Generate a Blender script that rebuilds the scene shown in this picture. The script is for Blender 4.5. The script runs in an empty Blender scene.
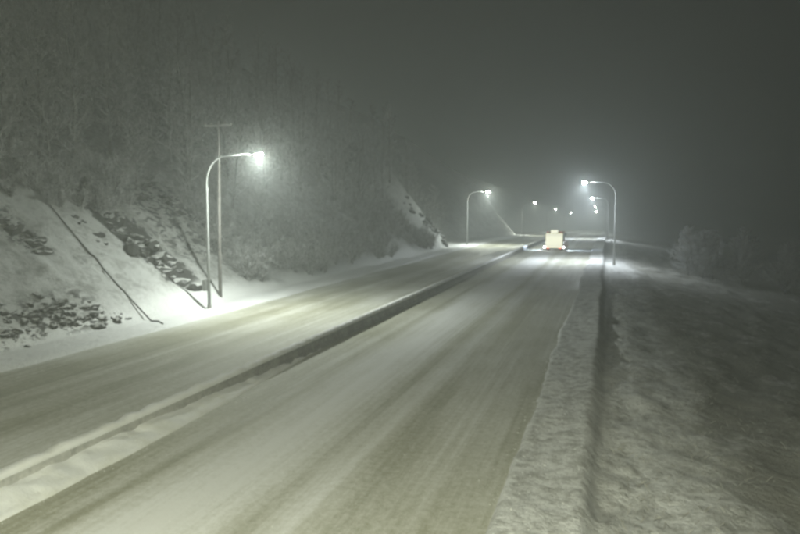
import bpy, math, random
import numpy as np
from mathutils import Vector, Matrix, Quaternion
R = math.radians
rnd = random.Random(7)
scene = bpy.context.scene
col = scene.collection

# ------------------------------------------------------------------ camera
CAM_H = 6.4
cam_data = bpy.data.cameras.new("camera")
cam_data.sensor_width = 36.0
cam_data.lens = 36.0 * 700 / 800
cam_data.clip_start = 0.1
cam_data.clip_end = 4000
cam = bpy.data.objects.new("camera", cam_data)
col.objects.link(cam)
cam.location = (0, 0, CAM_H)
cam.rotation_euler = (R(90 - 4.655), 0, R(16.42))
scene.camera = cam

# ------------------------------------------------------------------ night sky
world = bpy.data.worlds.new("World")
scene.world = world
world.use_nodes = True
wn = world.node_tree
for n in list(wn.nodes):
    wn.nodes.remove(n)
sky_n = wn.nodes.new('ShaderNodeTexSky')
sky_n.sky_type = 'NISHITA'
sky_n.sun_disc = False
sky_n.sun_elevation = R(3)
sky_n.sun_rotation = R(200)
hs = wn.nodes.new('ShaderNodeHueSaturation')
hs.inputs['Saturation'].default_value = 0.1
bg_sky = wn.nodes.new('ShaderNodeBackground')
bg_sky.inputs['Strength'].default_value = 0.001
bg_cloud = wn.nodes.new('ShaderNodeBackground')           # even low snow cloud
bg_cloud.inputs['Color'].default_value = (0.92, 1.0, 0.96, 1)
bg_cloud.inputs['Strength'].default_value = 0.002
add = wn.nodes.new('ShaderNodeAddShader')
wo = wn.nodes.new('ShaderNodeOutputWorld')
wn.links.new(sky_n.outputs[0], hs.inputs['Color'])
wn.links.new(hs.outputs[0], bg_sky.inputs['Color'])
wn.links.new(bg_sky.outputs[0], add.inputs[0])
wn.links.new(bg_cloud.outputs[0], add.inputs[1])
wn.links.new(add.outputs[0], wo.inputs['Surface'])

scene.view_settings.view_transform = 'Standard'
scene.view_settings.look = 'None'
scene.view_settings.gamma = 1
scene.view_settings.exposure = 0.16
scene.view_settings.use_curve_mapping = False
cy = scene.cycles
cy.use_denoising = True
cy.max_bounces = 4
cy.diffuse_bounces = 2
cy.glossy_bounces = 2
cy.volume_bounces = 1
cy.sample_clamp_indirect = 2.0
cy.use_light_tree = True
cy.caustics_reflective = False
cy.caustics_refractive = False
cy.filter_width = 2.8
cy.use_adaptive_sampling = True
cy.adaptive_threshold = 0.03

LAMP_W = 7600.0          # street lamp strength
HAZE = 0.0041

# ------------------------------------------------------------------ noise (numpy)
def _hash(ix, iy, seed):
    n = (ix.astype(np.int64) * 374761393 + iy.astype(np.int64) * 668265263 + seed * 974711) & 0x7fffffff
    n = ((n ^ (n >> 13)) * 1274126177) & 0x7fffffff
    return ((n ^ (n >> 16)) & 0xffff) / 65535.0
def vnoise(x, y, seed=0):
    x = np.asarray(x, float); y = np.asarray(y, float)
    ix = np.floor(x); iy = np.floor(y)
    fx = x - ix; fy = y - iy
    fx = fx * fx * (3 - 2 * fx); fy = fy * fy * (3 - 2 * fy)
    a = _hash(ix, iy, seed); b = _hash(ix + 1, iy, seed)
    c = _hash(ix, iy + 1, seed); d = _hash(ix + 1, iy + 1, seed)
    return (a * (1 - fx) + b * fx) * (1 - fy) + (c * (1 - fx) + d * fx) * fy - 0.5
def fbm(x, y, oct=4, seed=0):
    v = 0; a = 1.0
    for k in range(oct):
        v = v + a * vnoise(x * 2 ** k + 17.3 * k, y * 2 ** k - 9.1 * k, seed + k)
        a *= 0.5
    return v
def sstep(a, b, x):
    t = np.clip((np.asarray(x, float) - a) / (b - a), 0, 1)
    return t * t * (3 - 2 * t)

# ------------------------------------------------------------------ the lie of the land
GULLY_Y = 40.5
def road_z(Y):
    Y = np.asarray(Y, float)
    s = (Y - 160) / 25.0
    return -0.022 * 25.0 * np.where(s > 30, s, np.log1p(np.exp(np.minimum(s, 30))))
def ground_z(X, Y):
    X = np.asarray(X, float); Y = np.asarray(Y, float)
    z = road_z(Y)
    # right-hand side: ploughed snow shoulder, step down, embankment
    edge = -2.2 + 0.22 * vnoise(Y * 0.35, Y * 0 + 3.0, 5) + 0.08 * vnoise(Y * 1.7, Y * 0, 6)
    up = sstep(-0.03, 0.14, X - edge)
    shoulder = 0.13 + 0.10 * fbm(X * 1.3, Y * 0.5, 4, 11) + 0.05 * sstep(-1.2, -0.3, X)
    lip = -0.40 + 0.2 * vnoise(Y * 0.12, Y * 0 + 8.0, 9)
    drop = sstep(0.0, 0.45, X - lip)
    far = np.clip(X - 1.2, 0, 30)
    rough = fbm(X * 0.8, Y * 0.55, 5, 21) * (0.30 + 0.015 * far) + 0.10 * fbm(X * 3.1, Y * 2.3, 3, 25)
    right = shoulder * (1 - drop) + drop * (-0.28 + rough) - 0.17 * far - 0.03 * np.clip(X - 31, 0, 200)
    z_r = -0.08 * (1 - up) + up * right
    # left-hand side: snow verge, then rock-cut hillside
    vedge = -22.65 + 0.3 * vnoise(Y * 0.3, Y * 0 + 1.0, 31)
    vup = sstep(0.0, 0.35, vedge - X)
    verge = 0.12 + 0.12 * fbm(X * 1.1, Y * 0.5, 4, 33)
    nose = sstep(106, 117, Y) * (1 - sstep(119, 124, Y)) + sstep(196, 206, Y) * (1 - sstep(208, 216, Y))
    back = sstep(119, 129, Y) * (1 - sstep(165, 204, Y)) + sstep(209, 222, Y)
    foot = -25.2 + 1.0 * vnoise(Y * 0.13, Y * 0 + 5.0, 35) - 8.0 * back - 1.2 * nose
    t = np.clip(foot - X, 0, None)
    m1 = 0.84 + 0.50 * nose + 0.10 * vnoise(Y * 0.06, Y * 0 + 2.0, 37)
    hill = m1 * np.minimum(t, 11) + 0.66 * np.clip(t - 11, 0, 75) * (1 - 0.3 * sstep(30, 90, t))
    amp = sstep(0, 4, t)
    hill = hill + amp * (0.9 * fbm(X * 0.22, Y * 0.22, 4, 41) + 0.35 * fbm(X * 1.1, Y * 1.1, 4, 45))
    gully = np.exp(-((Y - GULLY_Y - 0.5 * vnoise(X * 0.4, X * 0, 48)) / 1.2) ** 2) * sstep(1, 2.5, t) * (1 - sstep(9.5, 12, t))
    hill = hill - 0.8 * gully
    z_l = -0.08 * (1 - vup) + vup * (verge + hill)
    out = np.where(X > -8, z_r, np.where(X < -18, z_l, -0.08))
    return z + out
def gz(x, y):
    return float(ground_z(np.array([x]), np.array([y]))[0])

# ------------------------------------------------------------------ helpers
def tag(o, label=None, cat=None, group=None, kind=None):
    if label: o['label'] = label
    if cat: o['category'] = cat
    if group: o['group'] = group
    if kind: o['kind'] = kind
    return o
def empty(name, loc=(0, 0, 0), rz=0.0):
    o = bpy.data.objects.new(name, None)
    o.location = loc; o.rotation_euler = (0, 0, rz)
    col.objects.link(o)
    return o
def mesh_obj(name, me, mat=None, parent=None):
    if mat and not me.materials: me.materials.append(mat)
    o = bpy.data.objects.new(name, me)
    col.objects.link(o)
    if parent: o.parent = parent
    return o
class MB:
    def __init__(s): s.v = []; s.f = []
    def box(s, x0, x1, y0, y1, z0, z1, b=0.0):
        k = len(s.v)
        if b <= 0:
            s.v += [(x, y, z) for z in (z0, z1) for (x, y) in ((x0, y0), (x1, y0), (x1, y1), (x0, y1))]
            s.f += [tuple(k + i for i in q) for q in ((3, 2, 1, 0), (4, 5, 6, 7), (0, 1, 5, 4), (1, 2, 6, 5), (2, 3, 7, 6), (3, 0, 4, 7))]
        else:                                   # chamfered box
            rings = []
            for z, i in ((z0, b), (z0 + b, 0), (z1 - b, 0), (z1, b)):
                xa, xb, ya, yb = x0 + i, x1 - i, y0 + i, y1 - i
                rings.append([(xa + b, ya, z), (xb - b, ya, z), (xb, ya + b, z), (xb, yb - b, z), (xb - b, yb, z), (xa + b, yb, z), (xa, yb - b, z), (xa, ya + b, z)])
            for r in rings: s.v += r
            for j in range(3):
                for i in range(8):
                    a = k + j * 8 + i; c = k + j * 8 + (i + 1) % 8
                    s.f.append((a, c, c + 8, a + 8))
            s.f.append(tuple(k + i for i in range(7, -1, -1)))
            s.f.append(tuple(k + 24 + i for i in range(8)))
        return s
    def tube(s, pts, radii, n=8, cap=True):
        pts = [Vector(p) for p in pts]
        k = len(s.v); ref = None
        for i, p in enumerate(pts):
            d = (pts[min(i + 1, len(pts) - 1)] - pts[max(i - 1, 0)]).normalized()
            if ref is None:
                ref = d.orthogonal().normalized()
            else:
                ref = (ref - d * ref.dot(d)).normalized()
            w = d.cross(ref); r = radii[i] if hasattr(radii, '__len__') else radii
            for j in range(n):
                a = 2 * math.pi * j / n
                s.v.append(tuple(p + (ref * math.cos(a) + w * math.sin(a)) * r))
        for i in range(len(pts) - 1):
            for j in range(n):
                a = k + i * n + j; b = k + i * n + (j + 1) % n
                s.f.append((a, b, b + n, a + n))
        if cap:
            s.f.append(tuple(k + j for j in range(n - 1, -1, -1)))
            s.f.append(tuple(k + (len(pts) - 1) * n + j for j in range(n)))
        return s
    def prism(s, prof, axis, a0, a1):           # profile extruded along x or y
        k = len(s.v); n = len(prof)
        for a in (a0, a1):
            for (u, w) in prof:
                s.v.append((a, u, w) if axis == 'x' else (u, a, w))
        for i in range(n):
            j = (i + 1) % n
            s.f.append((k + i, k + j, k + n + j, k + n + i))
        s.f.append(tuple(k + i for i in range(n - 1, -1, -1)))
        s.f.append(tuple(k + n + i for i in range(n)))
        return s
    def mesh(s, name, smooth=False):
        me = bpy.data.meshes.new(name)
        me.from_pydata(s.v, [], s.f)
        me.validate()
        import bmesh
        bm = bmesh.new(); bm.from_mesh(me)
        bmesh.ops.recalc_face_normals(bm, faces=bm.faces)
        bm.to_mesh(me); bm.free()
        if smooth: me.polygons.foreach_set('use_smooth', [True] * len(me.polygons))
        me.update()
        return me
    def build(s, name, mat, parent=None, smooth=False):
        return mesh_obj(name, s.mesh(name, smooth), mat, parent)
def grid_mesh(name, xs, ys, zf):
    X, Y = np.meshgrid(xs, ys)
    Z = zf(X, Y)
    nx, ny = len(xs), len(ys)
    co = np.stack([X, Y, Z], -1).reshape(-1, 3)
    i = np.arange(nx * ny).reshape(ny, nx)
    q = np.stack([i[:-1, :-1], i[:-1, 1:], i[1:, 1:], i[1:, :-1]], -1).reshape(-1, 4)
    me = bpy.data.meshes.new(name)
    me.vertices.add(len(co)); me.vertices.foreach_set('co', co.ravel())
    me.loops.add(q.size); me.loops.foreach_set('vertex_index', q.ravel().astype(np.int32))
    me.polygons.add(len(q))
    me.polygons.foreach_set('loop_start', np.arange(0, q.size, 4, dtype=np.int32))
    me.polygons.foreach_set('use_smooth', np.ones(len(q), bool))
    me.update(calc_edges=True); me.validate()
    return me
def tri_mesh(name, co, tris):
    me = bpy.data.meshes.new(name)
    me.vertices.add(len(co)); me.vertices.foreach_set('co', np.asarray(co, float).ravel())
    tris = np.asarray(tris, np.int32)
    me.loops.add(tris.size); me.loops.foreach_set('vertex_index', tris.ravel())
    me.polygons.add(len(tris)); me.polygons.foreach_set('loop_start', np.arange(0, tris.size, 3, dtype=np.int32))
    me.update(calc_edges=True); me.validate()
    return me
def steps(*segs):
    out = []
    for a, b, d in segs:
        out += list(np.arange(a, b, d))
    out.append(segs[-1][1])
    return np.array(out)
def copy_tree(o, parent=None):
    c = o.copy(); col.objects.link(c)
    if parent: c.parent = parent
    for ch in list(o.children):
        copy_tree(ch, c)
    return c

# ------------------------------------------------------------------ materials
class NT:
    def __init__(s, name):
        s.m = bpy.data.materials.new(name); s.m.use_nodes = True
        s.t = s.m.node_tree; s.b = s.t.nodes['Principled BSDF']
        s.b.inputs['Specular IOR Level'].default_value = 0.25
    def n(s, typ, **kw):
        x = s.t.nodes.new(typ)
        for k, v in kw.items(): setattr(x, k, v)
        return x
    def l(s, a, b): s.t.links.new(a, b)
    def pos(s):
        g = s.n('ShaderNodeNewGeometry'); return g.outputs['Position']
    def noise(s, vec, scale, detail=4, rough=0.55, stretch=(1, 1, 1)):
        mp = s.n('ShaderNodeMapping'); mp.inputs['Scale'].default_value = stretch
        s.l(vec, mp.inputs['Vector'])
        x = s.n('ShaderNodeTexNoise'); x.inputs['Scale'].default_value = scale
        x.inputs['Detail'].default_value = detail; x.inputs['Roughness'].default_value = rough
        s.l(mp.outputs[0], x.inputs['Vector'])
        return x.outputs['Fac']
    def math(s, op, a, b=None, c=None, clamp=False):
        x = s.n('ShaderNodeMath', operation=op, use_clamp=clamp)
        for i, v in enumerate((a, b, c)):
            if v is None: continue
            if isinstance(v, (int, float)): x.inputs[i].default_value = v
            else: s.l(v, x.inputs[i])
        return x.outputs[0]
    def ramp(s, fac, stops):
        x = s.n('ShaderNodeValToRGB')
        el = x.color_ramp.elements
        while len(el) > 1: el.remove(el[-1])
        for i, (p, c) in enumerate(stops):
            e = el[0] if i == 0 else el.new(p)
            e.position = p
            e.color = (c, c, c, 1) if isinstance(c, (int, float)) else (*c, 1)
        s.l(fac, x.inputs[0])
        return x.outputs[0]
    def mr(s, v, a, b, c=0.0, d=1.0, smooth=True):
        x = s.n('ShaderNodeMapRange', interpolation_type='SMOOTHSTEP' if smooth else 'LINEAR')
        for i, q in enumerate((v, a, b, c, d)):
            if isinstance(q, (int, float)): x.inputs[i].default_value = q
            else: s.l(q, x.inputs[i])
        return x.outputs[0]
    def mix(s, fac, a, b):
        x = s.n('ShaderNodeMix', data_type='RGBA')
        for i, q in ((0, fac), (6, a), (7, b)):
            if isinstance(q, (int, float)): x.inputs[i].default_value = q
            elif isinstance(q, tuple): x.inputs[i].default_value = (*q, 1)
            else: s.l(q, x.inputs[i])
        return x.outputs[2]
    def bump(s, h, strength=0.5, dist=0.05):
        x = s.n('ShaderNodeBump'); x.inputs['Strength'].default_value = strength; x.inputs['Distance'].default_value = dist
        s.l(h, x.inputs['Height']); s.l(x.outputs[0], s.b.inputs['Normal'])
    def color(s, c):
        if isinstance(c, tuple): s.b.inputs['Base Color'].default_value = (*c, 1)
        else: s.l(c, s.b.inputs['Base Color'])
    def rough(s, r):
        if isinstance(r, (int, float)): s.b.inputs['Roughness'].default_value = r
        else: s.l(r, s.b.inputs['Roughness'])
def plain(name, c, rough=0.6, metal=0.0, var=0.15, scale=6.0):
    m = NT(name)
    g = m.noise(m.n('ShaderNodeTexCoord').outputs['Object'], scale, 5)
    lo = tuple(x * (1 - var) for x in c); hi = tuple(min(1, x * (1 + var)) for x in c)
    m.color(m.ramp(g, [(0.3, lo), (0.7, hi)])); m.rough(rough)
    m.b.inputs['Metallic'].default_value = metal
    return m.m
def glow(name, c, strength):
    m = NT(name)
    m.color(tuple(min(1, x * 0.8) for x in c))
    m.b.inputs['Emission Color'].default_value = (*c, 1)
    m.b.inputs['Emission Strength'].default_value = strength
    return m.m
SNOW = (0.78, 0.79, 0.77)
def mat_snow(name='snow', dirt=0.15):
    m = NT(name); p = m.pos()
    a = m.noise(p, 0.9, 5, 0.6); b = m.noise(p, 9, 4, 0.65)
    c = m.mix(m.mr(a, 0.42, 0.75, 0, 1), SNOW, (SNOW[0] * (1 - dirt), SNOW[1] * (1 - dirt * 1.05), SNOW[2] * (1 - dirt * 1.5)))
    c = m.mix(m.mr(b, 0.6, 0.8, 0, 0.5), c, (0.42, 0.41, 0.36))
    m.color(c); m.rough(0.8)
    m.bump(m.math('ADD', m.math('MULTIPLY', a, 0.6), m.math('MULTIPLY', b, 0.5)), 0.7, 0.08)
    return m.m
def mat_ground():
    m = NT('snowy_ground'); p = m.pos()
    sp = m.n('ShaderNodeSeparateXYZ'); m.l(p, sp.inputs[0]); X = sp.outputs[0]
    nrm = m.n('ShaderNodeNewGeometry').outputs['Normal']
    sn = m.n('ShaderNodeSeparateXYZ'); m.l(nrm, sn.inputs[0]); NZ = sn.outputs[2]
    a = m.noise(p, 0.55, 6, 0.62); b = m.noise(p, 2.6, 6, 0.68); f = m.noise(p, 11, 4, 0.7)
    snow = m.mix(m.mr(f, 0.45, 0.8, 0, 0.5), SNOW, (0.52, 0.52, 0.48))
    # embankment: dead grass and earth in thin snow, tone darker towards the right
    earth = m.mix(f, (0.12, 0.118, 0.095), (0.27, 0.262, 0.22))
    g = m.math('ADD', m.math('MULTIPLY', a, 0.55), m.math('MULTIPLY', b, 0.5))
    cover = m.mr(m.math('ADD', g, m.mr(X, 0.8, 4.5, -0.09, 0.15)), 0.40, 0.70, 0.0, m.mr(X, 1.0, 4.5, 0.6, 0.88))
    lipband = m.math('MULTIPLY', m.mr(X, -0.38, -0.15), m.mr(X, 0.55, 0.15))  # darker strip along the lip of the shoulder
    cover = m.math('MAXIMUM', m.math('MULTIPLY', cover, m.mr(X, -0.3, 0.5)), m.math('MULTIPLY', lipband, m.mr(b, 0.30, 0.55, 0.15, 0.45)))
    shoulder_dirt = m.math('MULTIPLY', m.mr(b, 0.40, 0.66, 0.05, 0.6), m.mr(X, -3.0, -2.0))
    c = m.mix(m.math('MAXIMUM', cover, shoulder_dirt), snow, earth)
    # hillside: scrub showing through, bare rock where it is too steep for snow
    t = m.mr(X, -25.5, -27.5)
    up = m.mr(X, -33.0, -44.0)
    nose = m.math('MULTIPLY', m.mr(sp.outputs[1], 108.0, 114.0), m.mr(sp.outputs[1], 130.0, 124.0))
    t = m.math('MULTIPLY', t, m.math('SUBTRACT', 1.0, m.math('MULTIPLY', nose, 0.55)))
    scrub = m.math('MULTIPLY', m.mr(g, 0.46, 0.66, 0, 0.8), t)
    c = m.mix(m.math('MULTIPLY', t, 0.8), c, (0.36, 0.37, 0.355)); c = m.mix(scrub, c, (0.18, 0.18, 0.165))
    c = m.mix(m.math('MULTIPLY', up, m.mr(b, 0.35, 0.6, 0.5, 0.95)), c, (0.08, 0.08, 0.074))  # upper slope: brush tone, darkened in colour for distance from the lamps
    steep = m.math('MULTIPLY', m.mr(m.math('ADD', NZ, m.math('MULTIPLY', m.math('SUBTRACT', b, 0.5), 0.5)), 0.54, 0.42), t)
    dy = m.math('ABSOLUTE', m.math('ADD', m.math('SUBTRACT', sp.outputs[1], GULLY_Y), m.math('MULTIPLY', m.math('SUBTRACT', b, 0.5), 3.2)))
    seam = m.math('MULTIPLY', m.mr(dy, 1.95, 1.5), m.math('MULTIPLY', m.mr(X, -26.4, -27.2), m.mr(X, -36.5, -35.0)))
    steep = m.math('MAXIMUM', steep, seam)
    rk = m.noise(p, 1.5, 6, 0.7, (1.0, 0.8, 1.6))
    low = m.math('MULTIPLY', m.math('MULTIPLY', m.mr(X, -25.4, -26.0), m.mr(X, -28.4, -27.4)), m.math('MULTIPLY', m.mr(sp.outputs[1], 22.5, 24.5), m.mr(sp.outputs[1], 33.0, 30.5)))
    led = m.math('MULTIPLY', m.math('MULTIPLY', m.mr(X, -29.8, -30.6), m.mr(X, -34.0, -33.0)), m.math('MULTIPLY', m.mr(sp.outputs[1], 30.6, 31.4), m.mr(sp.outputs[1], 33.3, 32.4)))
    mid = m.math('MULTIPLY', m.math('MULTIPLY', m.mr(X, -27.5, -29.5), m.mr(X, -37.0, -35.0)), m.math('MULTIPLY', m.mr(sp.outputs[1], 42.0, 44.0), m.mr(sp.outputs[1], 56.0, 51.0)))
    bare = m.math('MULTIPLY', m.math('MAXIMUM', m.math('MAXIMUM', low, led), m.math('MULTIPLY', mid, 0.9)), m.mr(rk, 0.49, 0.56))
    steep = m.math('MAXIMUM', steep, bare)
    c = m.mix(steep, c, (0.055, 0.055, 0.052))
    m.color(c); m.rough(0.85)
    m.bump(m.math('ADD', b, m.math('MULTIPLY', f, 0.45)), 0.9, 0.14)
    return m.m
def mat_road(name, x0, x1, stops):
    """packed snow over asphalt; stops: how much snow lies at each x (metres)"""
    m = NT(name); p = m.pos()
    sp = m.n('ShaderNodeSeparateXYZ'); m.l(p, sp.inputs[0])
    wob = m.noise(p, 1.0, 3, 0.5, (0.25, 0.035, 1))
    streak = m.noise(p, 1.0, 5, 0.6, (1.7, 0.07, 1))
    patch = m.noise(p, 0.35, 5, 0.6, (1.0, 0.35, 1))
    fine = m.noise(p, 5, 6, 0.75)
    X = m.math('ADD', sp.outputs[0], m.math('MULTIPLY', m.math('SUBTRACT', wob, 0.5), 0.7))
    u = m.mr(X, x0, x1, 0, 1, smooth=False)
    s = m.ramp(u, [((x - x0) / (x1 - x0), v) for x, v in stops])
    s = m.math('ADD', m.math('ADD', s, 0.13), m.math('MULTIPLY', m.math('SUBTRACT', streak, 0.5), 0.55))
    s = m.math('ADD', s, m.math('MULTIPLY', m.math('SUBTRACT', patch, 0.5), 0.75))
    s = m.math('ADD', s, m.math('MULTIPLY', m.math('SUBTRACT', fine, 0.5), 0.7), clamp=True)
    tread = m.noise(p, 1.0, 3, 0.6, (7.5, 0.03, 1))
    s = m.math('ADD', s, m.math('MULTIPLY', m.math('SUBTRACT', tread, 0.5), 0.38), clamp=True)
    grit = m.noise(p, 22, 3, 0.6)
    s = m.math('ADD', s, m.math('MULTIPLY', m.math('SUBTRACT', grit, 0.5), 0.5), clamp=True)
    c = m.ramp(s, [(0.0, (0.15, 0.147, 0.105)), (0.35, (0.31, 0.305, 0.225)), (0.65, (0.52, 0.52, 0.46)), (1.0, (0.72, 0.725, 0.70))])
    m.color(c); m.rough(m.mr(s, 0, 0.7, 0.42, 0.8))
    m.bump(m.math('ADD', fine, m.math('MULTIPLY', streak, 1.2)), 0.4, 0.03)
    return m.m
def mat_rock():
    m = NT('rock'); p = m.pos()
    nrm = m.n('ShaderNodeNewGeometry').outputs['Normal']
    sn = m.n('ShaderNodeSeparateXYZ'); m.l(nrm, sn.inputs[0])
    b = m.noise(p, 3.0, 6, 0.65)
    c = m.ramp(b, [(0.3, (0.022, 0.022, 0.021)), (0.7, (0.06, 0.06, 0.056))])
    k = m.mr(m.math('ADD', sn.outputs[2], m.math('MULTIPLY', m.math('SUBTRACT', b, 0.5), 0.7)), 0.66, 0.88)
    m.color(m.mix(k, c, (0.5, 0.51, 0.49))); m.rough(0.85); m.bump(b, 0.8, 0.1)
    return m.m
def mat_twig(name, dark, snowy):
    m = NT(name)
    g = m.noise(m.n('ShaderNodeTexCoord').outputs['Object'], 1.6, 4, 0.6)
    nrm = m.n('ShaderNodeNewGeometry').outputs['Normal']
    sn = m.n('ShaderNodeSeparateXYZ'); m.l(nrm, sn.inputs[0])
    k = m.mr(m.math('ADD', sn.outputs[2], m.math('MULTIPLY', m.math('SUBTRACT', g, 0.5), 2.0)), -0.25, 0.5)
    m.color(m.mix(k, dark, snowy)); m.rough(0.85)
    return m.m

M = {}
M['ground'] = mat_ground()
M['snow'] = mat_snow()
M['road_r'] = mat_road('road_snow', -12.6, -2.0, [(-12.6, .3), (-12.0, .3), (-11.4, .36), (-10.9, .48), (-10.5, .30), (-10.1, .58), (-9.3, .80), (-8.4, .84), (-7.6, .70), (-6.9, .34), (-6.4, .50), (-6.0, .64), (-5.5, .42), (-5.0, .28), (-4.5, .40), (-3.6, .44), (-2.6, .40), (-2.0, .38)])
M['road_l'] = mat_road('road_snow_far', -23.2, -13.4, [(-23.2, .60), (-22.2, .42), (-21, .34), (-20, .22), (-19, .36), (-18, .36), (-17, .24), (-16, .45), (-14.6, .46), (-13.4, .6)])
M['rock'] = mat_rock()
M['concrete'] = plain('concrete', (0.27, 0.267, 0.24), 0.85, var=0.15, scale=2)
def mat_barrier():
    m = NT('concrete_snow_and_shade'); p = m.pos()
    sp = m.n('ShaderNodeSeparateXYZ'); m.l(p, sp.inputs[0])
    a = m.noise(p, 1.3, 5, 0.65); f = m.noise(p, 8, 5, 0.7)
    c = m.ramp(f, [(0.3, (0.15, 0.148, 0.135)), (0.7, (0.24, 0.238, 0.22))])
    k = m.math('ADD', m.mr(sp.outputs[1], 30.0, 12.0, -0.15, 0.35), m.math('MULTIPLY', m.math('SUBTRACT', m.math('ADD', m.math('MULTIPLY', a, 0.6), m.math('MULTIPLY', f, 0.4)), 0.40), 2.2), clamp=True)  # snow patches, thinned with distance to paint in the unlit darkness
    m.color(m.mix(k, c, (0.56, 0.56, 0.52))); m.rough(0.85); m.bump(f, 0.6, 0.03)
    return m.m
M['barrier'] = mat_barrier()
M['galv'] = plain('galvanised_steel', (0.36, 0.37, 0.36), 0.5, 0.2, 0.1)
M['wood'] = plain('weathered_wood', (0.19, 0.182, 0.168), 0.85, var=0.35, scale=4)
M['ceramic'] = plain('ceramic', (0.5, 0.48, 0.45), 0.35)
M['dark_plastic'] = plain('dark_plastic', (0.035, 0.035, 0.035), 0.6)
M['rubber'] = plain('rubber', (0.025, 0.025, 0.024), 0.85)
M['pipe'] = plain('pipe', (0.06, 0.06, 0.058), 0.6)
M['white_paint'] = plain('white_paint', (0.74, 0.73, 0.66), 0.5, var=0.06)
M['truck_paint'] = plain('truck_paint', (0.42, 0.20, 0.06), 0.45)
M['steel'] = plain('dark_steel', (0.11, 0.11, 0.11), 0.55, 0.3)
M['glass'] = plain('dark_glass', (0.02, 0.025, 0.03), 0.1)
M['lens_warm'] = glow('lamp_glass', (0.93, 1.0, 0.91), 4200)
M['lens_cool'] = glow('lamp_glass_cool', (0.86, 0.94, 1.0), 4000)
M['lens_far'] = glow('lamp_glass_dim', (0.95, 1.0, 0.90), 900)  # same lamps; glow cut in the far glass to dim them with distance
M['work_lens'] = glow('work_lamp_glass', (0.95, 0.97, 1.0), 30)
M['glow_panel'] = glow('self_glow_panel', (1.0, 0.99, 0.74), 0.95)  # own glow put in the material, in place of lamps shining on it
M['red_lens'] = glow('red_lamp_glass', (1.0, 0.08, 0.03), 3)
M['amber_lens'] = glow('amber_lamp_glass', (0.9, 0.16, 0.08), 0.25)
M['bark'] = mat_twig('bark', (0.075, 0.07, 0.06), (0.36, 0.365, 0.355))
M['twig'] = mat_twig('snowy_twigs', (0.12, 0.118, 0.11), (0.74, 0.755, 0.74))
M['twig_snow'] = mat_twig('snow_laden_twigs', (0.20, 0.20, 0.19), (0.50, 0.51, 0.50))
M['grass'] = plain('dead_grass', (0.30, 0.292, 0.25), 0.9, var=0.4)
M['flake'] = plain('snowflake', (0.85, 0.86, 0.86), 0.9, var=0.02)

# ------------------------------------------------------------------ ground, carriageways
xs = steps((-560, -140, 12), (-140, -60, 2.5), (-60, -44, 1.0), (-44, -26, 0.4), (-26, -22, 0.2), (-22, -3, 2.0), (-3, 1.2, 0.1), (1.2, 14, 0.3), (14, 40, 1.2), (40, 120, 6), (120, 560, 25))
ys = steps((-70, 4, 4), (4, 40, 0.3), (40, 70, 0.5), (70, 140, 1.0), (140, 260, 2.5), (260, 420, 6), (420, 900, 20))
tag(mesh_obj('ground', grid_mesh('ground', xs, ys, ground_z), M['ground']), 'snow covered hillside, verges and rough embankment beside the highway', kind='structure')

def rut(X, centres, w=0.35, d=0.02):
    z = 0
    for c in centres: z = z - d * np.exp(-((X - c) / w) ** 2)
    return z
def zr(X, Y):
    return road_z(Y) + 0.02 * fbm(X * 1.2, Y * 0.12, 3, 61) + rut(X + 0.4 * vnoise(Y * 0.03, Y * 0, 66), (-11.1, -7.2, -5.3), 0.4, 0.025) - 0.25 * (X > -1.85) - 0.25 * (X < -13.2)
def zl(X, Y):
    return road_z(Y) + 0.02 * fbm(X * 1.2, Y * 0.12, 3, 71) + rut(X, (-20, -16.9), 0.4, 0.02)
yr = steps((-65, 5, 5), (5, 60, 0.6), (60, 180, 2), (180, 420, 5), (420, 880, 20))
tag(mesh_obj('road', grid_mesh('road', steps((-13.3, -1.8, 0.12)), yr, zr), M['road_r']), 'near carriageway under packed grey snow with tyre tracks', kind='structure')
tag(mesh_obj('road', grid_mesh('road', steps((-23.1, -13.55, 0.16)), yr, zl), M['road_l']), 'far carriageway under thin snow beside the hillside', kind='structure')

# ------------------------------------------------------------------ median barrier with snow
BX = -12.82
bar = empty('median_barrier', (BX, 8, 0))
tag(bar, 'long low concrete median barrier capped with snow between the two carriageways', 'barrier')
prof = [(-0.31, -0.1), (0.31, -0.1), (0.27, 0.08), (0.20, 0.20), (0.15, 0.50), (-0.15, 0.50), (-0.20, 0.20), (-0.27, 0.08)]
seg_me = MB().prism(prof, 'y', 0.015, 5.985).mesh('barrier_segment')
capb = MB()
cx = [(-0.18, 0.47), (-0.20, 0.54), (-0.11, 0.61), (0.10, 0.61), (0.19, 0.54), (0.17, 0.47)]
for j in range(21):
    y = 6 * j / 20
    w = 1 + 0.25 * math.sin(j * 1.7) + 0.18 * math.sin(j * 4.1 + 1)
    for (u, z) in cx: capb.v.append((u, y, 0.47 + (z - 0.47) * w))
for j in range(20):
    for i in range(5):
        a = j * 6 + i
        capb.f.append((a, a + 1, a + 7, a + 6))
cap_me = capb.mesh('snow_cap', True)
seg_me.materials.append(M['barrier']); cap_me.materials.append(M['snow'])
for k in range(48):
    y0 = 6 * k; a = float(road_z(8 + y0)); b = float(road_z(14 + y0))
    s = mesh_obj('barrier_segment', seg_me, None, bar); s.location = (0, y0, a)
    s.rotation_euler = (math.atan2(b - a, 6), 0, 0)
    c = mesh_obj('snow_cap', cap_me, None, s)
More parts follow.
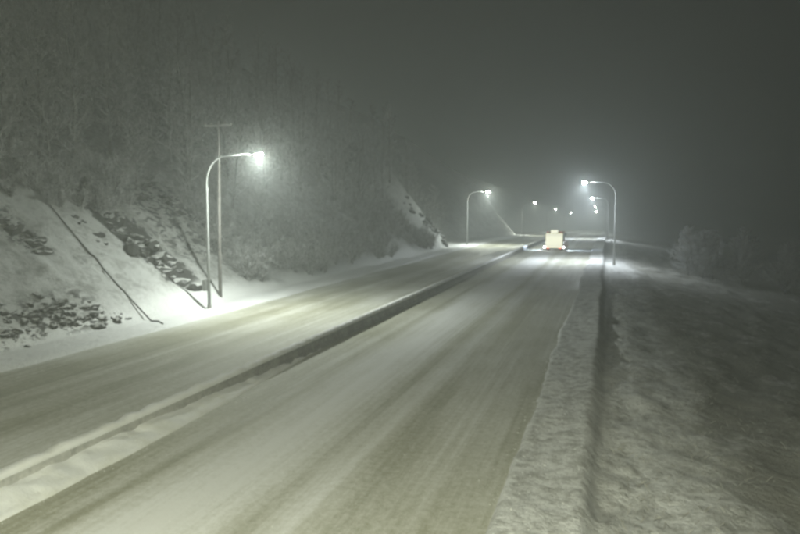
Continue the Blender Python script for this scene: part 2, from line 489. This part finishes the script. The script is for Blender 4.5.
def zmed(X, Y):                                          # ploughed snow heaped on the barrier's foot
    u = (X - (BX + 0.16)) / 0.90
    fade = 1 - sstep(14, 34, Y)
    edge = (1.0 + 0.10 * vnoise(Y * 0.22, Y * 0, 81) + 0.06 * vnoise(Y * 1.6, Y * 0, 82)) * (0.05 + 0.95 * fade)
    k = np.clip(1 - u / edge, 0, None)
    h = (0.30 * k ** 0.6 * fade + 0.09 * fbm(X * 2.5, Y * 1.9, 6, 83) * np.minimum(1, k * 4)) 
    return road_z(Y) - 0.10 * (1 - np.minimum(1, k * 8)) + h
tag(mesh_obj('snow_bank', grid_mesh('snow_bank', steps((BX + 0.16, BX + 1.5, 0.045)), steps((4, 40, 0.12)), zmed), M['snow']), 'ploughed ridge of snow heaped along the foot of the median barrier', kind='structure')
def zlow(X, Y):                                          # thin windrow on the far side
    u = np.abs(X - (BX - 0.62)) / 0.42
    h = 0.26 * np.clip(1 - u ** 2, 0, None) * (0.8 + 0.8 * vnoise(Y * 0.3, Y * 0, 91))
    return road_z(Y) - 0.05 + h + 0.02 * fbm(X * 3, Y, 2, 93)
tag(mesh_obj('snow_bank', grid_mesh('snow_bank', steps((BX - 1.0, BX - 0.25, 0.09)), steps((4, 140, 0.6), (140, 300, 3)), zlow), M['snow']), 'thin windrow of snow along the far side of the median barrier', kind='structure')

# ------------------------------------------------------------------ street lamps
POLE_H, ARM = 8.2, 3.6
def lamp_meshes():
    pole = MB()
    pts = [(0, 0, 0.12), (0, 0, 4.0), (0, 0, POLE_H)]; rad = [0.11, 0.09, 0.07]
    for k in range(1, 9):
        a = k / 8 * math.pi / 2
        pts.append((1.45 * (1 - math.cos(a)), 0, POLE_H + 1.62 * math.sin(a))); rad.append(0.07 - 0.002 * k)
    pts.append((ARM - 0.35, 0, POLE_H + 1.72)); rad.append(0.045)
    p = pole.tube(pts, rad, 10).mesh('pole', True)
    base = MB().box(-0.17, 0.17, -0.17, 0.17, -0.5, 0.06, 0.02)
    base.tube([(0, 0, 0.05), (0, 0, 0.34)], [0.15, 0.13], 10)
    sl = MB().tube([(0, 0, POLE_H - 0.55), (0, 0, POLE_H - 0.42)], 0.095, 10)
    hd = MB()
    k0 = 0
    rings = []
    for (x, w, z0, z1) in ((-0.38, 0.05, -0.03, 0.05), (-0.25, 0.09, -0.05, 0.08), (0.0, 0.17, -0.06, 0.11), (0.25, 0.17, -0.06, 0.09), (0.36, 0.10, -0.05, 0.03)):
        k = len(hd.v)
        hd.v += [(x, -w, z0), (x, -w * 0.95, (z0 + z1) / 2), (x, -w * 0.5, z1), (x, w * 0.5, z1), (x, w * 0.95, (z0 + z1) / 2), (x, w, z0)]
        rings.append(k)
    for a, b in zip(rings[:-1], rings[1:]):
        for i in range(6):
            j = (i + 1) % 6
            hd.f.append((a + i, a + j, b + j, b + i))
    hd.f.append(tuple(rings[0] + i for i in range(6))); hd.f.append(tuple(rings[-1] + i for i in range(6)))
    lens = MB()                                          # drop-bowl glass
    for (k, z) in ((1.0, -0.062), (0.98, -0.11), (0.86, -0.17), (0.60, -0.21), (0.25, -0.23)):
        for j in range(12):
            a = 2 * math.pi * j / 12
            lens.v.append((0.10 + 0.22 * k * math.cos(a), 0.15 * k * math.sin(a), z))
    for i in range(4):
        for j in range(12):
            a = i * 12 + j; b = i * 12 + (j + 1) % 12
            lens.f.append((a, b, b + 12, a + 12))
    lens.f.append(tuple(range(11, -1, -1))); lens.f.append(tuple(48 + j for j in range(12)))
    return p, base.mesh('pole_base'), sl.mesh('collar', True), hd.mesh('lamp_head', True), lens.mesh('lamp_lens')
LM = lamp_meshes()
for me, mt in zip(LM[:4], ('galv', 'concrete', 'galv', 'galv')): me.materials.append(M[mt])
lens_cool = LM[4].copy(); LM[4].materials.append(M['lens_warm']); lens_cool.materials.append(M['lens_cool']); lens_far = LM[4].copy(); lens_far.materials.clear(); lens_far.materials.append(M['lens_far'])
def street_lamp(x, y, side, label, colour, power=1.0, cool=False, box=False, cone=165, blend=0.75):
    z = float(road_z(y)) - 0.02
    t = empty('street_lamp', (x, y, z), 0 if side < 0 else math.pi)
    tag(t, label, 'street lamp', 'street lamps along the highway')
    mesh_obj('pole', LM[0], None, t); mesh_obj('pole_base', LM[1], None, t); mesh_obj('collar', LM[2], None, t)
    h = mesh_obj('lamp_head', LM[3], None, t); h.location = (ARM, 0, POLE_H + 1.72); h.rotation_euler = (0, R(-6), 0)
    mesh_obj('lamp_lens', lens_far if y > 200 else (lens_cool if cool else LM[4]), None, h)
    if box:
        MB().box(-0.40, -0.10, -0.16, 0.16, 1.25, 1.95, 0.02).build('control_box', M['galv'], t)
    ld = bpy.data.lights.new('street_lamp_light', 'SPOT')
    ld.energy = LAMP_W * power; ld.color = colour
    ld.spot_size = R(cone); ld.spot_blend = blend; ld.shadow_soft_size = 0.12
    lo = bpy.data.objects.new('street_lamp_light', ld); col.objects.link(lo)
    lo.parent = t; lo.location = (ARM + 0.1, 0, POLE_H + 1.72 - 0.26); lo.rotation_euler = (0, R(-6), 0)
    return t
WARM = (0.96, 1.0, 0.88); NEUT = (0.93, 1.0, 0.95); COOL = (0.86, 0.93, 1.0)
street_lamp(-24.4, 39.4, -1, 'tall galvanised street lamp with a box on its pole, nearest on the hillside', NEUT, 0.38, False, True)
street_lamp(-24.4, 126.3, -1, 'hillside street lamp standing beside the lit snowy rock nose', NEUT)
street_lamp(-24.4, 212.5, -1, 'third hillside street lamp from the camera, small in the haze', WARM)
street_lamp(-24.2, 299, -1, 'fourth hillside street lamp, a dim dot above the truck', WARM, 0.9)
street_lamp(-22.0, 385, -1, 'farthest hillside street lamp, faintest dot right of the truck', WARM, 0.8)
street_lamp(1.0, 90.0, 1, 'nearest bluish street lamp over the right shoulder, just beyond its lit snow pool', COOL, 0.9, True)
street_lamp(0.3, 176, 1, 'second street lamp on the right shoulder behind the bluish one', COOL, 1.0, True)
street_lamp(-0.3, 261, 1, 'third street lamp on the right shoulder, small in the haze', NEUT, 1.0)
street_lamp(-1.2, 347, 1, 'farthest street lamp on the right shoulder, lowest dot in its row', WARM, 0.9)
street_lamp(1.3, -2.0, 1, 'street lamp on the right shoulder carrying the camera, above the picture', (1.0, 1.0, 0.74), 1.9, cone=165, blend=0.3)

# ------------------------------------------------------------------ utility pole
ux, uy = -25.5, 42.6
up_ = empty('utility_pole', (ux, uy, gz(ux, uy) - 0.05))
tag(up_, 'thin weathered utility pole with one crossarm behind the nearest hillside lamp', 'utility pole')
MB().tube([(0, 0, -0.6), (0.03, 0, 5), (0.16, 0, 12.0)], [0.13, 0.11, 0.08], 9).build('pole', M['wood'], up_, True)
ca = MB().box(-0.95, 1.25, -0.16, -0.07, 11.62, 11.74).build('crossarm', M['wood'], up_)
for ix in (-0.85, -0.35, 0.65, 1.15):
    MB().tube([(ix, -0.11, 11.74), (ix, -0.11, 11.80), (ix, -0.11, 11.84), (ix, -0.11, 11.92)], [0.02, 0.055, 0.04, 0.03], 8).build('insulator', M['ceramic'], ca, True)

# ------------------------------------------------------------------ drain pipe on the slope
pts = []
for k in range(26):
    x = -24.4 - 8.8 * k / 25; y = 33.8 + 1.9 * k / 25
    pts.append((x, y, gz(x, y) + 0.03))
cf = np.polyfit([p[0] for p in pts], [p[2] for p in pts], 2)
pts = [(p[0], p[1], max(float(np.polyval(cf, p[0])), gz(p[0], p[1])) + 0.035) for p in pts]
pts = [(-23.3, 32.9, gz(-23.3, 32.9) + 0.03), (-23.9, 33.35, gz(-23.9, 33.35) + 0.04)] + pts
dp = MB().tube(pts, 0.045, 7).build('drain_pipe', M['pipe'], None, True)
tag(dp, 'thin dark pipe running straight down the snowy slope to the verge', 'pipe')

# ------------------------------------------------------------------ rock outcrops (each rock a part)
def rock_mesh(seed):
    import bmesh
    from mathutils import noise as mn
    r = random.Random(seed); bm = bmesh.new()
    bmesh.ops.create_icosphere(bm, subdivisions=2, radius=1.0)
    off = Vector((r.uniform(0, 50), r.uniform(0, 50), r.uniform(0, 50)))
    for v in bm.verts:                                    # blocky, cracked lump
        d = v.co.copy()
        m = max(abs(d.x), abs(d.y), abs(d.z) * 1.15)
        v.co = d * (0.55 + 0.45 * (0.62 / m)) * (1.0 + 0.55 * mn.noise(d * 1.3 + off) + 0.30 * mn.noise(d * 3.1 + off))
    me = bpy.data.meshes.new('rock'); bm.to_mesh(me); bm.free()
    me.materials.append(M['rock'])
    return me
ROCKS = [rock_mesh(k) for k in range(8)]
def outcrop(label, pts, n, spread, size, seed):
    r = random.Random(seed)
    cx = sum(p[0] for p in pts) / len(pts); cy_ = sum(p[1] for p in pts) / len(pts)
    t = empty('rock_outcrop', (cx, cy_, gz(cx, cy_)))
    tag(t, label, 'rocks', 'rock outcrops on the snowy slope')
    for k in range(n):
        u = r.random() * (len(pts) - 1); i = min(int(u), len(pts) - 2); f = u - i
        x = pts[i][0] * (1 - f) + pts[i + 1][0] * f + r.gauss(0, spread)
        y = pts[i][1] * (1 - f) + pts[i + 1][1] * f + r.gauss(0, spread)
        s = size * (0.4 + 0.95 * r.random() ** 1.5)
        o = mesh_obj('rock', ROCKS[r.randrange(8)], None, t)
        o.location = (x - cx, y - cy_, gz(x, y) - 0.22 * s - gz(cx, cy_))
        o.rotation_euler = (r.uniform(-.3, .3), r.uniform(0.1, 0.6), r.uniform(0, 6.28))
        o.scale = (s * r.uniform(0.7, 1.2), s * r.uniform(0.8, 1.6), s * r.uniform(0.5, 0.8))
    return t
OUT = [
    ('dark band of rock stepping straight down the slope left of the nearest lamp', [(-35.6, 40.9), (-33.4, 40.6), (-30, 40.3), (-28.0, 40.6)], 80, 0.6, 0.7, 1),
    ('scattered low dark rocks poking from the snow at the far left foot of the slope', [(-26.3, 24.4), (-27.0, 27.6), (-26.8, 29.6), (-25.9, 31.6)], 85, 0.42, 0.30, 2),
    ('lone handful of dark stones at the slope foot beside the pipe', [(-25.8, 32.2), (-25.7, 33.2)], 7, 0.2, 0.2, 7),
    ('dark slanting rock ledge high on the slope at the far left edge', [(-33.0, 31.3), (-32.1, 32.1), (-30.7, 32.3)], 26, 0.26, 0.42, 3),
    ('small dark rocks in the snow between the pipe and the rock band', [(-33.0, 36.9), (-31.4, 37.0), (-30.5, 37.5)], 10, 0.3, 0.36, 4),
    ('broken rock ledges on the brushy slope behind the nearest lamp pole', [(-35, 47.5), (-33.5, 50.5), (-30.7, 50)], 34, 0.9, 0.5, 5),
    ('snowy rock nose lit by the second hillside lamp', [(-31.5, 115), (-29.5, 118), (-28.0, 119.5)], 34, 1.1, 0.6, 6),
]
for a in OUT: outcrop(*a)

# ------------------------------------------------------------------ trees and shrubs
def twigs_mesh(name, segs, n=3):
    co = []; tr = []
    for (a, b, ra, rb) in segs:
        d = (b - a)
        if d.length < 1e-5: continue
        d.normalize(); u = d.orthogonal().normalized(); w = d.cross(u); k = len(co)
        for p, r in ((a, ra), (b, rb)):
            for j in range(n):
                an = 2 * math.pi * j / n
                co.append(tuple(p + (u * math.cos(an) + w * math.sin(an)) * r))
        for j in range(n):
            j2 = (j + 1) % n
            tr += [(k + j, k + j2, k + n + j2), (k + j, k + n + j2, k + n + j)]
    return tri_mesh(name, co, tr)
def rdir(r, base, spread):
    v = Vector((r.gauss(0, 1), r.gauss(0, 1), r.gauss(0, 1))) * spread + base
    return v.normalized()
def tree_proto(name, H, nb, seed, mat, wide=0.32, twr=0.018, start=0.12):
    r = random.Random(seed)
    trunk = []; p = Vector((0, 0, -0.4)); N = 8; d = Vector((0, 0, 1)); path = [p.copy()]
    for k in range(N):
        d = rdir(r, d, 0.06); d.z = max(d.z, 0.9); p = p + d * (H + 0.4) / N; path.append(p.copy())
    rad = [0.012 * H * (1 - k / N) ** 0.8 + 0.012 for k in range(N + 1)]
    mb = MB().tube(path, rad, 7)
    segs = []
    def at(f):
        u = f * N; i = min(int(u), N - 1); return path[i].lerp(path[i + 1], u - i)
    for b in range(nb):
        f = start + (0.98 - start) * (b + r.random()) / nb
        L = H * wide * (1.15 - f) * r.uniform(0.6, 1.2) + 0.3
        an = b * 2.4 + r.uniform(-.5, .5)
        dr = Vector((math.cos(an), math.sin(an), r.uniform(0.5, 1.3))).normalized()
        q = at(f); rb = 0.0035 * H * (1.1 - f) + 0.012
        n2 = 5
        for s in range(n2):
            q2 = q + dr * L / n2
            segs.append((q.copy(), q2.copy(), rb * (1 - s / n2) + 0.01, rb * (1 - (s + 1) / n2) + 0.01))
            for tq in range(3):
                td = rdir(r, dr * 0.8 + Vector((0, 0, 0.35)), 0.65); tl = L * r.uniform(0.15, 0.4)
                m = q2 + td * tl; segs.append((q2.copy(), m, twr * 1.2, twr))
                for z in range(3):
                    sd = rdir(r, td, 0.6); sp = q2.lerp(m, r.uniform(0.3, 1.0))
                    segs.append((sp, sp + sd * tl * r.uniform(0.4, 0.8), twr, twr * 0.6))
            q = q2; dr = rdir(r, dr + Vector((0, 0, 0.06)), 0.14)
    tm = mb.mesh('trunk', True); tm.materials.append(M['bark'])
    cm = twigs_mesh('crown', segs); cm.materials.append(mat)
    return tm, cm
def shrub_proto(H, seed, mat, stems=16, twr=0.016):
    r = random.Random(seed); segs = []; st = []
    for k in range(stems):
        an = r.uniform(0, 6.28); dr = Vector((math.cos(an) * 0.45, math.sin(an) * 0.45, 1)).normalized()
        q = Vector((r.gauss(0, .18) * H * 0.4, r.gauss(0, .18) * H * 0.4, -0.15)); L = H * r.uniform(0.6, 1.1)
        for s in range(5):
            q2 = q + dr * L / 5
            st.append((q.copy(), q2.copy(), twr * (1.9 - s * 0.2), twr * (1.7 - s * 0.2)))
            for t in range(5):
                td = rdir(r, dr, 0.8); m = q2 + td * L * r.uniform(0.1, 0.3)
                segs.append((q2.copy(), m, twr, twr * 0.7))
                for z in range(2):
                    sp = q2.lerp(m, r.uniform(.3, 1)); segs.append((sp, sp + rdir(r, td, .7) * L * 0.12, twr * .8, twr * .5))
            q = q2; dr = rdir(r, dr, 0.2)
    a = twigs_mesh('stems', st); a.materials.append(M['bark'])
    b = twigs_mesh('twigs', segs); b.materials.append(mat)
    return a, b
TREES = [tree_proto('t', H, nb, 100 + k, M['twig'], w) for k, (H, nb, w) in enumerate(((10, 22, .26), (12, 26, .22), (9, 20, .30), (13, 26, .2), (7.5, 18, .34)))]
SHRUBS = [shrub_proto(H, 200 + k, M['twig']) for k, H in enumerate((1.4, 1.9, 2.4, 1.1))]
def plant(kind, protos, i, x, y, s, rz, names, label, cat, group, lean=0.0):
    t = empty(kind, (x, y, gz(x, y)), rz); t.scale = (s, s, s); t.rotation_euler = (lean, lean * 0.5, rz)
    tag(t, label, cat, group)
    for nm, me in zip(names, protos[i]): mesh_obj(nm, me, None, t)
    return t
r = random.Random(3); k = 0
placed = []
for y0 in np.arange(16, 150, 3.6):                      # wood above the rock cut
    for x0 in np.arange(-35.0, -84, -3.7):
        x = x0 + r.uniform(-1.6, 1.6); y = y0 + r.uniform(-1.6, 1.6)
        # only what the picture can show
        a = math.degrees(math.atan2(-x, y)) - 16.42
        if a > 31.5: continue
        dist = math.hypot(x, y)
        if r.random() < 0.12: continue
        placed.append((dist, x, y)); 
placed.sort()
for (dist, x, y) in placed[:296]:
    i = r.randrange(5)
    if -x < 39: lab, grp = 'bare frosted tree at the top edge of the rock cut', 'trees along the top of the rock cut'
    elif y < 70: lab, grp = 'bare frosted tree standing in the wood high above the rock cut', 'trees in the wood above the rock cut'
    else: lab, grp = 'bare frosted tree on the hazy slope beyond the nearest hillside lamp', 'trees on the hazy farther slope'
    plant('bare_tree', TREES, i, x, y, r.uniform(0.75, 1.15), r.uniform(0, 6.28), ('trunk', 'crown'), lab, 'tree', grp, r.uniform(-.05, .05))
for q in range(290):                                     # brush on the lower slope
    y = r.uniform(48, 122) if q < 225 else r.uniform(26, 46)
    x = -25.9 - abs(r.gauss(0, 1)) * 5.5 if y > 48 else r.uniform(-37, -33)
    if x < -40 or 108 < y < 127: continue
    if y > 48:
        lab, grp = 'snow-dusted leafless bush on the slope beyond the nearest hillside lamp', 'bushes on the farther slope'
    else:
        lab, grp = 'leafless bush among rocks at the top of the snowy slope', 'bushes at the top of the slope'
    plant('bush', SHRUBS, r.randrange(4), x, y, r.uniform(0.6, 1.25), r.uniform(0, 6.28), ('stems', 'twigs'), lab, 'bush', grp)
BIG = [tree_proto('s', H, nb, 300 + k, M['twig_snow'], w, 0.028, 0.05) for k, (H, nb, w) in enumerate(((6.4, 44, .42), (5.4, 40, .5), (7.0, 46, .40)))]
for i, (x, y, s, lab) in enumerate([
    (10.2, 96, 0.95, 'snow-laden small tree nearest the lit shoulder on the dark right bank'),
    (13.0, 95, 1.1, 'tallest snow-laden tree in the middle of the clump on the dark right bank'),
    (16.2, 94, 0.95, 'snow-laden small tree at the right of the clump on the dark bank'),
    (20.5, 92, 0.95, 'faint frosted tree standing apart, farthest right on the dark bank'),
    (11.4, 92, 0.6, 'low snowy sapling in front of the clump on the dark right bank')]):
    plant('snowy_tree', BIG, i % 3, x, y, s, i * 1.3, ('trunk', 'crown'), lab, 'tree', 'snowy trees on the right bank')

# ------------------------------------------------------------------ dead grass on the embankment
rg = np.random.default_rng(5)
N = 6000
gy = 9 + 66 * rg.random(N) ** 1.6; gx = 0.35 + np.abs(rg.normal(0, 1, N)) * 4.5
keep = fbm(gx * 0.8, gy * 0.5, 3, 51) + rg.normal(0, .15, N) > 0.0
gx, gy = gx[keep], gy[keep]; n = len(gx)
gzv = ground_z(gx, gy) - 0.02
an = rg.random(n) * 6.28; hh = rg.uniform(0.05, 0.2, n); ln = rg.uniform(0.05, 0.25, n); w = 0.004
ca_, sa_ = np.cos(an), np.sin(an); an2 = rg.random(n) * 6.28
co = np.zeros((n, 4, 3))
co[:, 0] = np.stack([gx - w * ca_, gy - w * sa_, gzv], -1)
co[:, 1] = np.stack([gx + w * ca_, gy + w * sa_, gzv], -1)
co[:, 2] = np.stack([gx + ln * np.cos(an2) * .5 + w * .7 * ca_, gy + ln * np.sin(an2) * .5 + w * .7 * sa_, gzv + hh * .7], -1)
co[:, 3] = np.stack([gx + ln * np.cos(an2), gy + ln * np.sin(an2), gzv + hh], -1)
b4 = np.arange(n)[:, None] * 4
tr = np.concatenate([b4 + np.array([[0, 1, 2]]), b4 + np.array([[0, 2, 3]])])
tag(mesh_obj('grass', tri_mesh('grass', co.reshape(-1, 3), tr), M['grass']), 'dead grass poking through thin snow on the right embankment', 'grass', kind='stuff')

# ------------------------------------------------------------------ loose snow clods thrown by the plough
oc = np.array([(1, 0, 0), (-1, 0, 0), (0, 1, 0), (0, -1, 0), (0, 0, 1), (0, 0, -1)], float)
ft = np.array([(0, 2, 4), (2, 1, 4), (1, 3, 4), (3, 0, 4), (2, 0, 5), (1, 2, 5), (3, 1, 5), (0, 3, 5)])
N = 2600
cyv = 9 + 60 * rg.random(N) ** 1.5; pick = rg.random(N)
cxv = np.where(pick < .45, -2.2 + np.abs(rg.normal(0, .8, N)) - .15, np.where(pick < .52, -2.25 - np.abs(rg.normal(0, .3, N)), np.where(pick < .9, BX + 1.02 + rg.normal(0, .16, N), rg.uniform(-11.5, -2.6, N))))
cxv = np.minimum(cxv, -0.5); sz = 0.006 + 0.026 * rg.random(N) ** 4 * np.where(pick < .45, 1, .45)
czv = np.where(cxv > -2.05, ground_z(cxv, cyv), np.where(cxv < BX + 1.3, np.maximum(zmed(cxv, cyv), zr(cxv, cyv)), zr(cxv, cyv))) + sz * 0.3
co = (np.stack([cxv, cyv, czv], -1)[:, None, :] + oc[None] * sz[:, None, None] * rg.uniform(0.6, 1.3, (N, 6, 1))).reshape(-1, 3)
tr = (np.arange(N)[:, None, None] * 6 + ft[None]).reshape(-1, 3)
tag(mesh_obj('snow_clods', tri_mesh('snow_clods', co, tr), M['snow']), 'loose clods of snow strewn along the ploughed road edges', 'snow', kind='stuff')

# ------------------------------------------------------------------ winter service truck
TX, TY = -8.0, 114.4
tk = empty('service_truck', (TX, TY, float(road_z(TY))))
tag(tk, 'winter service truck with a bright pale square rear panel driving away on the snowy road', 'truck')
MB().box(-0.45, 0.45, 0.3, 8.2, 0.62, 0.92).build('chassis', M['steel'], tk)
body = MB().prism([(-1.22, 0.95), (1.22, 0.95), (1.30, 1.6), (1.30, 2.62), (-1.30, 2.62), (-1.30, 1.6)], 'y', 0.12, 5.4).build('hopper_body', M['truck_paint'], tk)
for yy in (1.2, 2.6, 4.0):
    for sx in (-1, 1):
        MB().box(min(sx * 1.30, sx * 1.38), max(sx * 1.30, sx * 1.38), yy - 0.05, yy + 0.05, 1.5, 2.6).build('side_rib', M['steel'], body)
pn = MB().box(-1.32, 1.32, 0.0, 0.09, 0.42, 2.72, 0.03).build('rear_panel', M['glow_panel'], tk)
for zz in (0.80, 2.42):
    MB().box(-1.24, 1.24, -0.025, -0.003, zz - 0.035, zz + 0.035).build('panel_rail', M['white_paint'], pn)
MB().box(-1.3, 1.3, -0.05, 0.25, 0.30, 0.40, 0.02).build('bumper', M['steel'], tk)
hb = MB().box(-0.55, 0.55, 0.05, 0.35, 2.80, 3.32, 0.04).build('light_board', M['glow_panel'], tk)
MB().box(-1.15, 1.15, 0.1, 0.3, 2.70, 2.80).build('header_bar', M['steel'], tk)
for sx in (-1, 1):
    bc = MB().tube([(sx * 1.05, 0.2, 2.80), (sx * 1.05, 0.2, 2.86), (sx * 1.05, 0.2, 3.02), (sx * 1.05, 0.2, 3.08)], [0.13, 0.12, 0.11, 0.05], 10).build('beacon', M['amber_lens'], tk, True)
    wl = MB().tube([(sx * 1.50, 0.02, 0.55), (sx * 1.50, -0.10, 0.55)], [0.12, 0.15], 12).build('work_lamp', M['steel'], tk, True)
    MB().tube([(sx * 1.50, -0.101, 0.55), (sx * 1.50, -0.125, 0.55)], [0.14, 0.12], 12).build('lens', M['work_lens'], wl)
    MB().box(min(sx * 1.2, sx * 1.42), max(sx * 1.2, sx * 1.42), 0.06, 0.14, 0.50, 0.60).build('lamp_bracket', M['steel'], tk)
    MB().box(sx * 0.95 - 0.16, sx * 0.95 + 0.16, -0.09, -0.052, 0.31, 0.39).build('tail_lamp', M['red_lens'], tk)
    MB().box(sx * 0.95 - 0.28, sx * 0.95 + 0.28, 0.28, 0.30, 0.10, 0.75).build('mudflap', M['rubber'], tk)
    # side lamp under the body lighting the snow beside the truck
    sl = MB().box(min(sx * 1.31, sx * 1.45), max(sx * 1.31, sx * 1.45), 0.9, 1.15, 1.15, 1.32, 0.02).build('side_lamp', M['steel'], tk)
    MB().box(min(sx * 1.452, sx * 1.465), max(sx * 1.452, sx * 1.465), 0.93, 1.12, 1.18, 1.29).build('lens', M['work_lens'], sl)
    ld = bpy.data.lights.new('side_lamp_light', 'SPOT'); ld.energy = 1600; ld.color = (0.62, 0.76, 1.0); ld.spot_size = R(100); ld.spot_blend = 0.5; ld.shadow_soft_size = 0.06
    lo = bpy.data.objects.new('side_lamp_light', ld); col.objects.link(lo); lo.parent = tk; lo.location = (sx * 1.50, 1.02, 1.24)
    lo.rotation_euler = (0, R(62) * -sx, 0)
    for yy in (1.3, 2.7, 6.9):
        wh = empty('wheel', (sx * 1.05, yy, 0.52)); wh.parent = tk
        ty = MB().tube([(-0.17, 0, 0), (-0.16, 0, 0), (0.16, 0, 0), (0.17, 0, 0)], [0.44, 0.52, 0.52, 0.44], 20).build('tyre', M['rubber'], wh)
        MB().tube([(sx * 0.171, 0, 0), (sx * 0.185, 0, 0)], [0.28, 0.24], 14).build('rim', M['galv'], wh)
    MB().box(min(sx * 1.26, sx * 1.48), max(sx * 1.26, sx * 1.48), 7.7, 7.78, 2.1, 2.6, 0.02).build('mirror', M['dark_plastic'], tk)
cab = MB().prism([(5.75, 0.85), (8.35, 0.85), (8.45, 1.7), (8.15, 2.9), (5.75, 2.95)], 'x', -1.22, 1.22).build('cab', M['truck_paint'], tk)
MB().box(-1.0, 1.0, 5.735, 5.747, 2.0, 2.6).build('rear_window', M['glass'], cab)
for sx in (-1, 1): MB().box(min(sx * 1.222, sx * 1.232), max(sx * 1.222, sx * 1.232), 6.6, 7.9, 1.9, 2.6).build('side_window', M['glass'], cab)
MB().tube([(-0.95, 5.6, 0.9), (-0.95, 5.6, 3.2)], 0.07, 8).build('exhaust', M['steel'], tk, True)
pl = MB()
pf = [(8.9, 0.08), (9.15, 0.15), (9.25, 0.6), (9.1, 1.05), (9.05, 1.05), (9.18, 0.6), (9.08, 0.2), (8.87, 0.14)]
pl.prism(pf, 'x', -1.75, 1.75)
pb = pl.build('plough_blade', M['truck_paint'], tk)
MB().box(-0.5, 0.5, 8.2, 9.1, 0.45, 0.6).build('plough_frame', M['steel'], tk)

# ------------------------------------------------------------------ falling snow
Nn, Nm = 0, 80000
fy = np.concatenate([4.5 + 11.5 * rg.random(Nn) ** 0.5, 22 + 45 * rg.random(Nm) ** 0.7])
fx = (rg.random(len(fy)) * 1.5 - 1.05) * (fy * 0.95)
fz = np.concatenate([1.5 + rg.random(Nn) * 9, road_z(fy[Nn:]) + rg.random(Nm) * 20])
sz = np.concatenate([rg.uniform(0.0018, 0.0042, Nn), rg.uniform(0.004, 0.008, Nm)])
ok = fz > ground_z(fx, fy) + 0.1
fx, fy, fz, sz = fx[ok], fy[ok], fz[ok], sz[ok]; n = len(fx)
oc = np.array([(1, 0, 0), (-1, 0, 0), (0, 1, 0), (0, -1, 0), (0, 0, 1), (0, 0, -1)], float)
co = (np.stack([fx, fy, fz], -1)[:, None, :] + oc[None] * sz[:, None, None] * rg.uniform(0.6, 1.3, (n, 6, 1))).reshape(-1, 3)
ft = np.array([(0, 2, 4), (2, 1, 4), (1, 3, 4), (3, 0, 4), (2, 0, 5), (1, 2, 5), (3, 1, 5), (0, 3, 5)])
tr = (np.arange(n)[:, None, None] * 6 + ft[None]).reshape(-1, 3)
tag(mesh_obj('falling_snow', tri_mesh('falling_snow', co, tr), M['flake']), 'snowflakes falling through the lamp light', 'snow', kind='stuff')

# ------------------------------------------------------------------ haze
zmin = float(ground_z(*np.meshgrid(xs, ys)).min()); zmax = float(ground_z(*np.meshgrid(xs, ys)).max())
hz = MB().box(-580, 580, -90, 920, zmin - 1, zmax + 18)
hm = bpy.data.materials.new('haze'); hm.use_nodes = True; ht = hm.node_tree
for nd in list(ht.nodes): ht.nodes.remove(nd)
pv = ht.nodes.new('ShaderNodeVolumePrincipled'); om = ht.nodes.new('ShaderNodeOutputMaterial')
pv.inputs['Color'].default_value = (0.90, 0.96, 0.94, 1); pv.inputs['Density'].default_value = HAZE; pv.inputs['Anisotropy'].default_value = 0.5
ht.links.new(pv.outputs[0], om.inputs['Volume'])
tag(hz.build('haze', hm), 'pale snowy night haze filling the valley', 'haze', kind='stuff')
print('zmin/zmax', zmin, zmax, 'objects', len(bpy.data.objects))
